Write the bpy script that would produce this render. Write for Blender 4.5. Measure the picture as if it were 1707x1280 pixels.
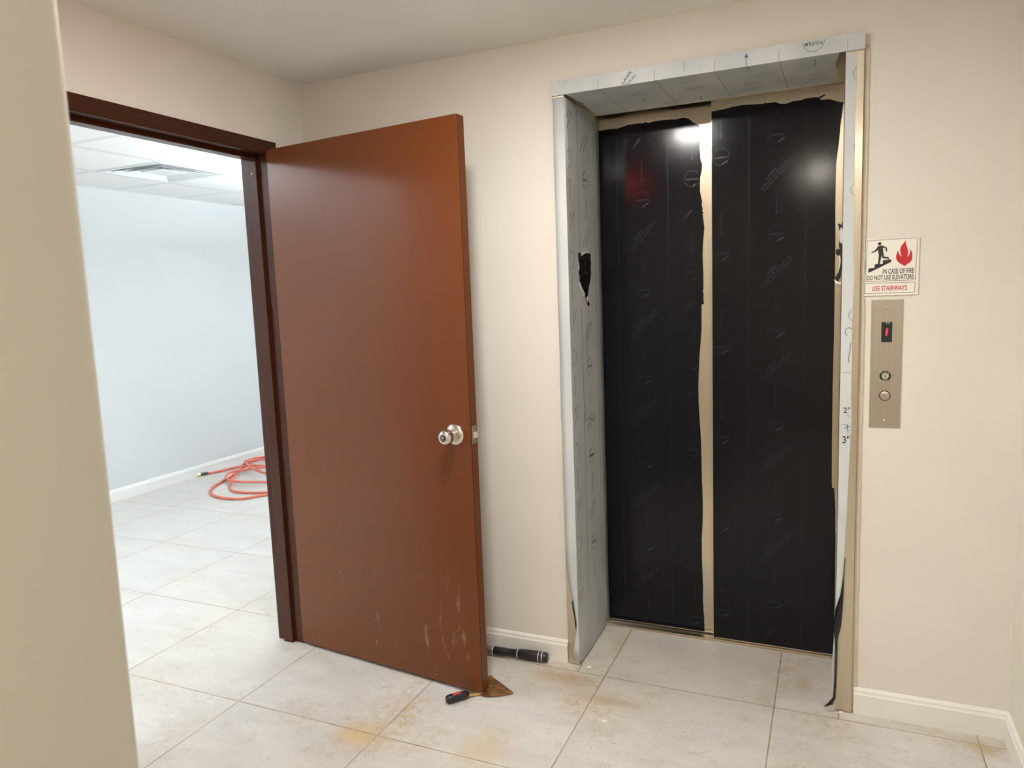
import bpy, bmesh, math, random
from mathutils import Vector, Matrix

# ---------------------------------------------------------------- scene clear
for o in list(bpy.data.objects):
    bpy.data.objects.remove(o)
S = bpy.context.scene
COL = S.collection
R = math.radians
random.seed(7)

# ---------------------------------------------------------------- camera
CAM = Vector((2.0581, -2.5747, 1.4488))
YAW, PITCH, ROLL, FPX = R(23.8668), R(7.0165), R(-2.1718), 1218.5
fw = Vector((-math.sin(YAW)*math.cos(PITCH), math.cos(YAW)*math.cos(PITCH), -math.sin(PITCH)))
rt = Vector((math.cos(YAW), math.sin(YAW), 0))
up = rt.cross(fw)
rt2 = rt*math.cos(ROLL) + up*math.sin(ROLL)
up2 = -rt*math.sin(ROLL) + up*math.cos(ROLL)
cam_data = bpy.data.cameras.new('camera')
cam = bpy.data.objects.new('camera', cam_data)
COL.objects.link(cam)
m = Matrix((rt2, up2, -fw)).transposed().to_4x4()
m.translation = CAM
cam.matrix_world = m
cam_data.sensor_fit = 'HORIZONTAL'
cam_data.sensor_width = 36.0
cam_data.lens = FPX*36.0/1707.0
cam_data.clip_start = 0.02
cam_data.dof.use_dof = True
cam_data.dof.focus_distance = 2.75
cam_data.dof.aperture_fstop = 5.6
S.camera = cam

# ---------------------------------------------------------------- world, exposure, light levels
W = bpy.data.worlds.new('world'); S.world = W
W.use_nodes = True
W.node_tree.nodes['Background'].inputs[0].default_value = (0.6, 0.62, 0.65, 1)
W.node_tree.nodes['Background'].inputs[1].default_value = 0.02
S.view_settings.view_transform = 'Standard'
S.view_settings.look = 'None'
S.view_settings.exposure = 0.0
S.view_settings.gamma = 1.0
S.view_settings.use_curve_mapping = False
DOWNLIGHT = 350.0          # radiance of the round ceiling lamps
DOWNLIGHT_COL = (1.0, 0.965, 0.905)
CORRIDOR_COL = (1.0, 0.925, 0.80)
FILL_DOWN = 2.0  # underside of the added hanging lights in the far room
FILL_UP = 68.0  # top side of the added hanging lights, lifts the far ceiling
FILL_COL = (0.90, 0.97, 1.0)  # tint shared by the added far-room lights

# ---------------------------------------------------------------- measured place (metres)
H = 2.347
XR = 2.580
EX0, EX1, ET, EB = 1.121, 2.134, 2.1915, 2.144
IX0, IX1 = 1.168, 2.081
D1, D2 = 0.370, 0.405
NWX, NWY = 1.340, -2.0376
XF = -2.9206
FH = 2.337
TX, TY, TOX, TOY = 0.6048, 0.6188, 1.2848, -0.0645

# ---------------------------------------------------------------- materials
def mat(name):
    m = bpy.data.materials.new(name); m.use_nodes = True
    nt = m.node_tree
    return m, nt, nt.nodes['Principled BSDF']

class N:
    """small expression helper over shader nodes"""
    def __init__(s, nt): s.nt = nt
    def new(s, t, **k):
        n = s.nt.nodes.new(t)
        for a, b in k.items(): setattr(n, a, b)
        return n
    def put(s, sock, v):
        if isinstance(v, bpy.types.NodeSocket): s.nt.links.new(v, sock)
        elif v is not None: sock.default_value = v
    def math(s, op, a, b=None, c=None, clamp=False):
        n = s.new('ShaderNodeMath', operation=op, use_clamp=clamp)
        for i, v in enumerate((a, b, c)):
            if v is not None: s.put(n.inputs[i], v)
        return n.outputs[0]
    def pos(s):
        g = s.new('ShaderNodeNewGeometry'); return g.outputs['Position']
    def sep(s, v):
        n = s.new('ShaderNodeSeparateXYZ'); s.put(n.inputs[0], v); return n.outputs
    def comb(s, x, y, z):
        n = s.new('ShaderNodeCombineXYZ')
        for i, v in enumerate((x, y, z)): s.put(n.inputs[i], v)
        return n.outputs[0]
    def mapping(s, v, scale=(1, 1, 1), rot=(0, 0, 0), loc=(0, 0, 0)):
        n = s.new('ShaderNodeMapping'); s.put(n.inputs[0], v)
        n.inputs['Scale'].default_value = scale; n.inputs['Rotation'].default_value = rot
        n.inputs['Location'].default_value = loc
        return n.outputs[0]
    def noise(s, v, scale, detail=4, rough=.5, dist=0):
        n = s.new('ShaderNodeTexNoise'); s.put(n.inputs['Vector'], v)
        n.inputs['Scale'].default_value = scale; n.inputs['Detail'].default_value = detail
        n.inputs['Roughness'].default_value = rough; n.inputs['Distortion'].default_value = dist
        return n.outputs['Fac']
    def ramp(s, v, a, b, ca=0.0, cb=1.0):
        n = s.new('ShaderNodeMapRange'); n.interpolation_type = 'SMOOTHSTEP'
        s.put(n.inputs[0], v)
        for i, x in zip((1, 2, 3, 4), (a, b, ca, cb)): n.inputs[i].default_value = x
        return n.outputs[0]
    def mix(s, f, a, b):
        n = s.new('ShaderNodeMix', data_type='RGBA')
        s.put(n.inputs[0], f); s.put(n.inputs[6], a); s.put(n.inputs[7], b)
        return n.outputs[2]
    def bump(s, h, strength, dist=0.01):
        n = s.new('ShaderNodeBump'); s.put(n.inputs['Height'], h)
        n.inputs['Strength'].default_value = strength; n.inputs['Distance'].default_value = dist
        return n.outputs[0]

def c4(c): return (c[0], c[1], c[2], 1.0)
def simple(name, col, rough=.5, metal=0.0, spec=.5, var=.0, vscale=20, bump=0.0, bscale=200):
    m, nt, b = mat(name); n = N(nt)
    b.inputs['Roughness'].default_value = rough
    b.inputs['Metallic'].default_value = metal
    b.inputs['Specular IOR Level'].default_value = spec
    if var > 0:
        f = n.noise(n.pos(), vscale, 4)
        f = n.ramp(f, .3, .7)
        n.put(b.inputs['Base Color'], n.mix(f, c4([x*(1-var) for x in col]), c4([min(1, x*(1+var)) for x in col])))
    else:
        b.inputs['Base Color'].default_value = c4(col)
    if bump > 0:
        n.put(b.inputs['Normal'], n.bump(n.noise(n.pos(), bscale, 3), bump, .001))
    return m

M = {}
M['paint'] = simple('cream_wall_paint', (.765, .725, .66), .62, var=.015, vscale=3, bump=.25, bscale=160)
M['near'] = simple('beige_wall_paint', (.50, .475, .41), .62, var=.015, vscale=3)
M['ceil'] = simple('ceiling_paint', (.83, .81, .77), .8, var=.01, vscale=2, bump=.2, bscale=120)
M['white_wall'] = simple('white_wall_paint', (.69, .71, .72), .6, var=.01, vscale=2)
M['base'] = simple('baseboard_paint', (.83, .805, .75), .38, var=.02, vscale=8)
M['base_white'] = simple('white_baseboard_paint', (.9, .9, .88), .35)
M['dark'] = simple('shaft_dark', (.03, .028, .026), .8)
M['black'] = simple('black_plastic', (.012, .012, .013), .32)
M['rubber'] = simple('black_rubber_grip', (.014, .013, .016), .38, bump=.3, bscale=400)
M['white_ring'] = simple('white_ring', (.75, .74, .72), .4)
M['chrome'] = simple('satin_nickel', (.72, .68, .61), .2, 1.0)
M['trim_metal'] = simple('dull_metal_tube', (.50, .50, .50), .38, 1.0)
M['key'] = simple('key_core', (.4, .39, .38), .35, 1.0)
M['ink'] = simple('print_ink', (.05, .075, .10), .5)
M['ink_blue'] = simple('print_ink_blue', (.03, .16, .33), .5)
M['pen'] = simple('pen_ink', (.02, .02, .025), .5)
M['dim_ink'] = simple('faint_film_print', (.014, .020, .031), .27)
M['dim_blue'] = simple('faint_blue_film_print', (.016, .048, .115), .27)
M['film_back'] = simple('film_black_underside', (.006, .006, .008), .22)
M['sign_white'] = simple('sign_white', (.86, .83, .76), .35)
M['sign_black'] = simple('sign_black', (.02, .02, .022), .4)
M['sign_red'] = simple('sign_red', (.55, .015, .03), .4)
M['hose'] = simple('red_rubber_hose', (.52, .13, .09), .5, var=.12, vscale=14)
M['brass'] = simple('brass_fitting', (.75, .58, .22), .3, 1.0)
M['trim_white'] = simple('lamp_trim', (.8, .8, .78), .4)
M['vent'] = simple('vent_white_enamel', (.82, .85, .86), .35)
M['throat'] = simple('vent_throat', (.30, .31, .32), .7)
M['label_red'] = simple('handle_sticker_red', (.55, .06, .05), .4)
M['flake'] = simple('white_flake', (.85, .84, .80), .6)
M['chip'] = simple('brown_scrap', (.07, .035, .018), .7, var=.3, vscale=60)
M['caulk'] = simple('wall_edge_putty', (.62, .54, .43), .7, var=.05, vscale=25)

def emis(name, col, strength):
    m, nt, b = mat(name)
    b.inputs['Base Color'].default_value = (.8, .8, .8, 1)
    b.inputs['Emission Color'].default_value = c4(col)
    b.inputs['Emission Strength'].default_value = strength
    return m
M['lamp'] = emis('downlight_lens', DOWNLIGHT_COL, DOWNLIGHT)
M['lamp_corridor'] = emis('corridor_downlight_lens', CORRIDOR_COL, DOWNLIGHT*.86)
M['troffer'] = emis('troffer_lens', FILL_COL, FILL_DOWN)
M['troffer_s'] = emis('troffer_panel', FILL_COL, 27.0)  # added panel above the far room, out of view
M['uplight'] = emis('uplight_lens', FILL_COL, FILL_UP)
M['exit_glow'] = emis('red_sign_glow', (1, .02, .04), 6.0)
M['led'] = emis('red_led', (1, .03, .09), 1.0)
M['led'].node_tree.nodes['Principled BSDF'].inputs['Base Color'].default_value = (.02, 0, 0, 1)

def steel(name, col, rough, zs=True):
    m, nt, b = mat(name); n = N(nt)
    p = n.pos()
    streak = n.noise(n.mapping(p, (420, 420, 3)), 1.0, 3)
    smear = n.noise(n.mapping(p, (6, 6, 2.2)), 1.0, 4)
    f = n.math('ADD', n.math('MULTIPLY', streak, .45), n.math('MULTIPLY', smear, .55))
    n.put(b.inputs['Base Color'], n.mix(n.ramp(f, .35, .65), c4([x*.86 for x in col]), c4(col)))
    n.put(b.inputs['Roughness'], n.ramp(smear, .3, .7, rough-.05, rough+.08))
    b.inputs['Metallic'].default_value = 1.0
    b.inputs['Anisotropic'].default_value = .75
    t = n.new('ShaderNodeTangent', direction_type='RADIAL', axis='Z')
    n.put(b.inputs['Tangent'], t.outputs[0])
    n.put(b.inputs['Normal'], n.bump(streak, .12, .0004))
    return m
M['steel'] = steel('brushed_stainless', (.72, .635, .505), .30)
M['steel_flat'] = steel('brushed_plate', (.62, .56, .47), .42)

def film_light():
    m, nt, b = mat('pale_protective_film'); n = N(nt)
    p = n.pos()
    a = n.noise(n.mapping(p, (8, 8, 3)), 1, 5)
    n.put(b.inputs['Base Color'], n.mix(n.ramp(a, .35, .7), (.56, .60, .62, 1), (.66, .68, .69, 1)))
    b.inputs['Roughness'].default_value = .48
    b.inputs['Specular IOR Level'].default_value = .35
    n.put(b.inputs['Normal'], n.bump(n.noise(n.mapping(p, (25, 25, 6)), 1, 3), .18, .003))
    return m
M['film'] = film_light()

def film_dark():
    m, nt, b = mat('black_protective_film'); n = N(nt)
    p = n.pos()
    a = n.noise(n.mapping(p, (10, 10, 2.2)), 1, 5, .6)
    sc = n.noise(n.mapping(p, (60, 60, 60), rot=(0, R(38), 0)), 1, 6, .7, 1.5)
    sc2 = n.ramp(sc, .60, .76)
    patch = n.ramp(n.noise(n.mapping(p, (3, 3, 3)), 1, 3), .5, .75)
    w = n.math('MULTIPLY', sc2, patch)
    base = (.0055, .0056, .0085, 1)
    n.put(b.inputs['Base Color'], n.mix(n.math('MULTIPLY', w, .55), base, (.09, .09, .10, 1)))
    b.inputs['Roughness'].default_value = .14
    b.inputs['Specular IOR Level'].default_value = .235
    n.put(b.inputs['Normal'], n.bump(n.noise(n.mapping(p, (14, 14, 5)), 1, 4), .06, .004))
    return m
M['film_dark'] = film_dark()

def door_paint(name, col, rough, scuffs=True):
    m, nt, b = mat(name); n = N(nt)
    p = n.pos(); x, y, z = n.sep(p)
    a = n.noise(n.mapping(p, (5, 5, 3)), 1, 4)
    base = c4(col)
    if scuffs:
        s1 = n.noise(n.mapping(p, (26, 26, 9), rot=(0, R(8), 0)), 1, 6, .65, .8)
        s2 = n.noise(n.mapping(p, (3.2, 3.2, 2.6), loc=(3, 1, 5)), 1, 3)
        low = n.ramp(z, 1.0, .15)
        f = n.math('MULTIPLY', n.ramp(s1, .575, .73), n.ramp(s2, .48, .70))
        f = n.math('MULTIPLY', f, low)
        s3 = n.noise(n.mapping(p, (90, 90, 55)), 1, 2)
        dots = n.math('MULTIPLY', n.ramp(s3, .745, .78), low)
        f = n.math('ADD', n.math('MULTIPLY', f, .42), n.math('MULTIPLY', dots, .6), clamp=True)
        base = n.mix(f, base, (.50, .38, .30, 1))
    b.inputs['Roughness'].default_value = rough
    n.put(b.inputs['Base Color'], base)
    n.put(b.inputs['Normal'], n.bump(n.noise(p, 130, 3), .05, .001))
    return m
M['door'] = door_paint('brown_door_enamel', (.128, .033, .005), .30)
M['door'].node_tree.nodes['Principled BSDF'].inputs['Specular IOR Level'].default_value = .42
M['frame'] = door_paint('brown_frame_enamel', (.050, .014, .006), .26, False)
M['frame'].node_tree.nodes['Principled BSDF'].inputs['Specular IOR Level'].default_value = .25

def floor_mat():
    m, nt, b = mat('stone_look_floor_tile'); n = N(nt)
    p = n.pos(); x, y, z = n.sep(p)
    def cell(v, o, t):
        u = n.math('DIVIDE', n.math('SUBTRACT', v, o), t)
        fr = n.math('FRACT', u)
        d = n.math('MULTIPLY', n.math('MINIMUM', fr, n.math('SUBTRACT', 1.0, fr)), t)
        return n.math('FLOOR', u), d
    ix, dx = cell(x, TOX, TX)
    iy, dy = cell(y, TOY, TY)
    # short cut joints running from the first row joint to the two jambs of the lift frame
    inrow = n.math('MULTIPLY', n.math('GREATER_THAN', y, TOY), n.math('LESS_THAN', y, .0))
    j1 = n.math('ABSOLUTE', n.math('SUBTRACT', x, 1.176))
    j2 = n.math('ABSOLUTE', n.math('SUBTRACT', x, 2.093))
    jj = n.math('ADD', n.math('MINIMUM', j1, j2), n.math('MULTIPLY', n.math('SUBTRACT', 1.0, inrow), 9.0))
    d = n.math('MINIMUM', n.math('MINIMUM', dx, dy), jj)
    wob = n.math('MULTIPLY', n.noise(p, 60, 3), .0012)
    grout = n.ramp(n.math('SUBTRACT', d, wob), .0024, .0008)
    # stone: streaky cloud, offset per tile
    off = n.comb(n.math('MULTIPLY', ix, 3.17), n.math('MULTIPLY', iy, 5.31), n.math('ADD', ix, iy))
    va = n.new('ShaderNodeVectorMath', operation='ADD'); n.put(va.inputs[0], p); n.put(va.inputs[1], off)
    q = va.outputs[0]
    st = n.noise(n.mapping(q, (2.6, 7.5, 1), rot=(0, 0, R(35))), 1, 8, .62, .6)
    vein = n.noise(n.mapping(q, (3.5, 22, 1), rot=(0, 0, R(38))), 1, 8, .7, 1.2)
    col = n.mix(n.ramp(st, .3, .72), (.57, .555, .53, 1), (.66, .645, .615, 1))
    col = n.mix(n.math('MULTIPLY', n.ramp(vein, .56, .72), .30), col, (.82, .80, .76, 1))
    col = n.mix(n.math('MULTIPLY', n.ramp(vein, .42, .30), .25), col, (.38, .365, .345, 1))
    fine = n.noise(p, 190, 4, .6)
    col = n.mix(n.math('MULTIPLY', n.ramp(fine, .52, .66), .42), col, (.36, .33, .29, 1))
    fine2 = n.noise(n.mapping(q, (60, 120, 1), rot=(0, 0, R(38))), 1, 6, .75)
    col = n.mix(n.math('MULTIPLY', n.ramp(fine2, .50, .68), .35), col, (.80, .78, .74, 1))
    # dirt left by the building work, mostly this side of the doorway
    ours = n.ramp(x, -.9, .9, .30, 1.0)
    dn = n.noise(n.mapping(p, (1.9, 1.9, 1), loc=(4.3, 1.2, 0)), 1, 5, .6, .3)
    near = n.ramp(d, .22, .0)
    blot = n.math('MULTIPLY', n.ramp(dn, .45, .63), n.ramp(near, 0, 1, .25, 1.0))
    brk = n.noise(n.mapping(p, (28, 28, 1)), 1, 6, .72)
    fbk = n.noise(n.mapping(p, (110, 110, 1)), 1, 5, .75)
    blot = n.math('MULTIPLY', blot, n.math('MULTIPLY', n.ramp(brk, .40, .60, .12, 1.0), n.ramp(fbk, .40, .58, .35, 1.0)))
    blot = n.math('MULTIPLY', blot, ours)
    col = n.mix(n.math('MULTIPLY', blot, .9), col, (.46, .315, .15, 1))
    warm = n.math('MULTIPLY', n.ramp(n.noise(n.mapping(p, (1.1, 1.1, 1), loc=(9, 3, 0)), 1, 3), .4, .65), ours)
    col = n.mix(n.math('MULTIPLY', warm, .25), col, (.60, .49, .33, 1))
    brk2 = n.math('ADD', n.math('MULTIPLY', brk, .55), n.math('MULTIPLY', n.noise(n.mapping(p, (95, 95, 1)), 1, 5, .7), .45))
    # yellow splash by the right corner and the rusty splash left of the lift opening
    def spot(cx, cy, rx, ry, amt, colr, col):
        u = n.math('DIVIDE', n.math('SUBTRACT', x, cx), rx); v = n.math('DIVIDE', n.math('SUBTRACT', y, cy), ry)
        rr = n.math('SQRT', n.math('ADD', n.math('MULTIPLY', u, u), n.math('MULTIPLY', v, v)))
        f = n.ramp(n.math('ADD', n.math('MULTIPLY', rr, .55), n.math('MULTIPLY', brk2, 1.7)), 1.30, .86)
        return n.mix(n.math('MULTIPLY', f, amt), col, colr)
    col = spot(1.16, -.12, .22, .09, .65, (.42, .26, .11, 1), col)
    col = spot(1.35, -.22, .22, .05, .5, (.42, .29, .15, 1), col)
    col = spot(2.50, -.08, .09, .06, .75, (.42, .31, .13, 1), col)
    col = spot(.62, -.70, .16, .12, .7, (.62, .44, .20, 1), col)
    col = spot(1.05, -.62, .15, .22, .55, (.56, .42, .22, 1), col)
    col = spot(1.98, .12, .06, .12, .3, (.34, .20, .08, 1), col)
    col = spot(1.86, -.02, .07, .16, .4, (.44, .33, .20, 1), col)
    col = spot(2.05, -.45, .35, .16, .35, (.46, .37, .25, 1), col)
    col = spot(1.27, .20, .05, .2, .5, (.48, .36, .20, 1), col)
    # crumbs
    vo = n.new('ShaderNodeTexVoronoi'); n.put(vo.inputs['Vector'], p); vo.inputs['Scale'].default_value = 26
    cr = n.math('MULTIPLY', n.ramp(vo.outputs['Distance'], .085, .04), n.math('GREATER_THAN', n.noise(p, 5.5, 2), .56))
    cr = n.math('MULTIPLY', cr, ours)
    col = n.mix(n.math('MULTIPLY', cr, .75), col, (.16, .11, .07, 1))
    mot = n.noise(n.mapping(p, (13, 13, 1), loc=(2, 7, 0)), 1, 8, .75)
    mk = n.math('MULTIPLY', n.ramp(mot, .53, .64), n.ramp(fbk, .40, .60))
    mk = n.math('MULTIPLY', mk, n.ramp(x, -1.2, .3, .15, 1.0))
    col = n.mix(n.math('MULTIPLY', mk, .42), col, (.36, .29, .20, 1))
    gcol = n.mix(n.ramp(n.noise(p, 9, 4), .35, .65), (.30, .21, .12, 1), (.40, .33, .25, 1))
    col = n.mix(grout, col, gcol)
    n.put(b.inputs['Base Color'], col)
    n.put(b.inputs['Roughness'], n.ramp(st, .3, .7, .36, .50))
    b.inputs['Specular IOR Level'].default_value = .4
    hgt = n.math('SUBTRACT', n.math('MULTIPLY', vein, .25), grout)
    n.put(b.inputs['Normal'], n.bump(hgt, .25, .002))
    return m
M['floor'] = floor_mat()

def tileceil():
    m, nt, b = mat('acoustic_ceiling_tile'); n = N(nt)
    p = n.pos(); x, y, z = n.sep(p)
    def dist(v, o, t):
        fr = n.math('FRACT', n.math('DIVIDE', n.math('SUBTRACT', v, o), t))
        return n.math('MULTIPLY', n.math('MINIMUM', fr, n.math('SUBTRACT', 1.0, fr)), t)
    d = n.math('MINIMUM', dist(x, -1.745, .6), dist(y, .80, .6))
    edge = n.ramp(d, .0135, .012)
    line = n.math('MULTIPLY', n.ramp(d, .0165, .0145), n.ramp(d, .0115, .013))
    sp = n.noise(p, 75, 4, .6)
    col = n.mix(n.math('MULTIPLY', n.ramp(sp, .56, .68), .25), (.94, .94, .94, 1), (.74, .75, .75, 1))
    col = n.mix(edge, col, (.84, .85, .85, 1))
    col = n.mix(n.math('MULTIPLY', line, .85), col, (.33, .34, .35, 1))
    n.put(b.inputs['Base Color'], col)
    b.inputs['Roughness'].default_value = .8
    return m
M['tileceil'] = tileceil()

def rust():
    m, nt, b = mat('rusty_blade'); n = N(nt)
    a = n.noise(n.pos(), 45, 6, .65)
    n.put(b.inputs['Base Color'], n.mix(n.ramp(a, .35, .68), (.14, .058, .018, 1), (.34, .17, .06, 1)))
    b.inputs['Metallic'].default_value = .35
    b.inputs['Roughness'].default_value = .42
    return m
M['rust'] = rust()

# ---------------------------------------------------------------- mesh helpers
class MB:
    def __init__(s): s.v = []; s.f = []; s.mi = []; s.mats = []
    def slot(s, m):
        if m is None: m = s.mats[0] if s.mats else None
        if m not in s.mats: s.mats.append(m)
        return s.mats.index(m)
    def add(s, vs, fs, m):
        k = s.slot(m); o = len(s.v)
        s.v += [tuple(p) for p in vs]
        for f in fs: s.f.append([i+o for i in f]); s.mi.append(k)
    def box(s, a, b, m, rot=None, at=None):
        x0, y0, z0 = a; x1, y1, z1 = b
        vs = [Vector(p) for p in ((x0,y0,z0),(x1,y0,z0),(x1,y1,z0),(x0,y1,z0),(x0,y0,z1),(x1,y0,z1),(x1,y1,z1),(x0,y1,z1))]
        if rot is not None: vs = [rot @ p for p in vs]
        if at is not None: vs = [p+Vector(at) for p in vs]
        s.add(vs, [(0,3,2,1),(4,5,6,7),(0,1,5,4),(1,2,6,5),(2,3,7,6),(3,0,4,7)], m)
    def prism(s, pts, ext, m, mback=None):
        """closed outline of 3-D points, extruded by ext"""
        n = len(pts); e = Vector(ext); P = [Vector(p) for p in pts]
        # orient so that the cap faces away from ext
        nn = Vector((0, 0, 0))
        for i in range(n): nn += P[i].cross(P[(i+1) % n])
        if nn.dot(e) > 0: P.reverse()
        Q = [p+e for p in P]
        s.add(P+Q, [tuple(range(n))], m)
        k = len(s.v)-2*n
        kk = s.slot(mback or m)
        s.f.append([k+n+i for i in reversed(range(n))]); s.mi.append(kk)
        k1 = s.slot(m)
        for i in range(n):
            j = (i+1) % n
            s.f.append([k+j, k+i, k+n+i, k+n+j]); s.mi.append(k1)
    def lathe(s, prof, m, origin=(0,0,0), axis=(0,0,1), seg=32, cap=True):
        ax = Vector(axis).normalized()
        t = Vector((0,0,1)) if abs(ax.z) < .9 else Vector((1,0,0))
        u = ax.cross(t).normalized(); w = ax.cross(u)
        o = Vector(origin); vs = []; fs = []
        for r, h in prof:
            for i in range(seg):
                a = 2*math.pi*i/seg
                vs.append(o+ax*h+u*(r*math.cos(a))+w*(r*math.sin(a)))
        L = len(prof)
        for k in range(L-1):
            for i in range(seg):
                j = (i+1) % seg
                fs.append((k*seg+i, k*seg+j, (k+1)*seg+j, (k+1)*seg+i))
        if cap:
            fs.append(tuple(reversed(range(seg)))); fs.append(tuple((L-1)*seg+i for i in range(seg)))
        s.add(vs, fs, m)
    def tube(s, pts, r, m, seg=10, cap=True):
        P = [Vector(p) for p in pts]; vs = []; fs = []
        up_ = Vector((0,0,1))
        for k, p in enumerate(P):
            d = (P[min(k+1, len(P)-1)]-P[max(k-1, 0)]).normalized()
            if abs(d.z) > .95: u = d.cross(Vector((1,0,0))).normalized()
            else: u = d.cross(up_).normalized()
            w = u.cross(d)
            rr = r[k] if isinstance(r, (list, tuple)) else r
            for i in range(seg):
                a = 2*math.pi*i/seg
                vs.append(p+u*(rr*math.cos(a))+w*(rr*math.sin(a)))
        for k in range(len(P)-1):
            for i in range(seg):
                j = (i+1) % seg
                fs.append((k*seg+i, k*seg+j, (k+1)*seg+j, (k+1)*seg+i))
        if cap:
            fs.append(tuple(reversed(range(seg)))); fs.append(tuple((len(P)-1)*seg+i for i in range(seg)))
        s.add(vs, fs, m)
    def build(s, name, parent=None, smooth=False, bevel=0, seg=2, angle=35):
        me = bpy.data.meshes.new(name)
        me.from_pydata(s.v, [], s.f)
        for mm in s.mats: me.materials.append(mm)
        me.polygons.foreach_set('material_index', s.mi)
        me.update(); me.validate()
        if smooth:
            me.polygons.foreach_set('use_smooth', [True]*len(me.polygons))
            try: me.set_sharp_from_angle(angle=R(angle))
            except Exception: pass
        o = bpy.data.objects.new(name, me); COL.objects.link(o)
        if bevel > 0:
            bm_ = o.modifiers.new('edge', 'BEVEL'); bm_.width = bevel; bm_.segments = seg
            bm_.limit_method = 'ANGLE'; bm_.angle_limit = R(40)
        if parent is not None:
            o.parent = parent
            o.matrix_parent_inverse = parent.matrix_world.inverted()
        return o

def tag(o, label=None, cat=None, group=None, kind=None):
    if label: o['label'] = label
    if cat: o['category'] = cat
    if group: o['group'] = group
    if kind: o['kind'] = kind
    return o
def empty(name, loc=(0,0,0), rz=0):
    o = bpy.data.objects.new(name, None); COL.objects.link(o)
    o.location = loc; o.rotation_euler = (0, 0, rz)
    o.empty_display_size = .05
    o.matrix_world = Matrix.Translation(Vector(loc)) @ Matrix.Rotation(rz, 4, 'Z')
    return o
def struct(o, label=None, cat=None):
    return tag(o, label, cat, None, 'structure')

_tc = {}
def text_geo(txt, size=1.0):
    """outline font turned into flat faces: (verts2d, faces, width)"""
    if txt in _tc: return _tc[txt]
    cu = bpy.data.curves.new('txt', 'FONT'); cu.body = txt; cu.size = 1.0
    cu.align_x = 'CENTER'; cu.align_y = 'CENTER'; cu.resolution_u = 3; cu.offset = .012
    ob = bpy.data.objects.new('txt', cu); COL.objects.link(ob)
    bpy.context.view_layer.update()
    dg = bpy.context.evaluated_depsgraph_get()
    me = ob.evaluated_get(dg).to_mesh()
    vs = [(v.co.x, v.co.y) for v in me.vertices]; fs = [tuple(p.vertices) for p in me.polygons]
    ob.evaluated_get(dg).to_mesh_clear()
    bpy.data.objects.remove(ob); bpy.data.curves.remove(cu)
    xs = [v[0] for v in vs]; ys = [v[1] for v in vs]
    cx, cy = (min(xs)+max(xs))/2, (min(ys)+max(ys))/2
    w, h = max(xs)-min(xs), max(ys)-min(ys)
    vs = [((a-cx)/w, (b-cy)/h) for a, b in vs]
    _tc[txt] = (vs, fs)
    return _tc[txt]

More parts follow.
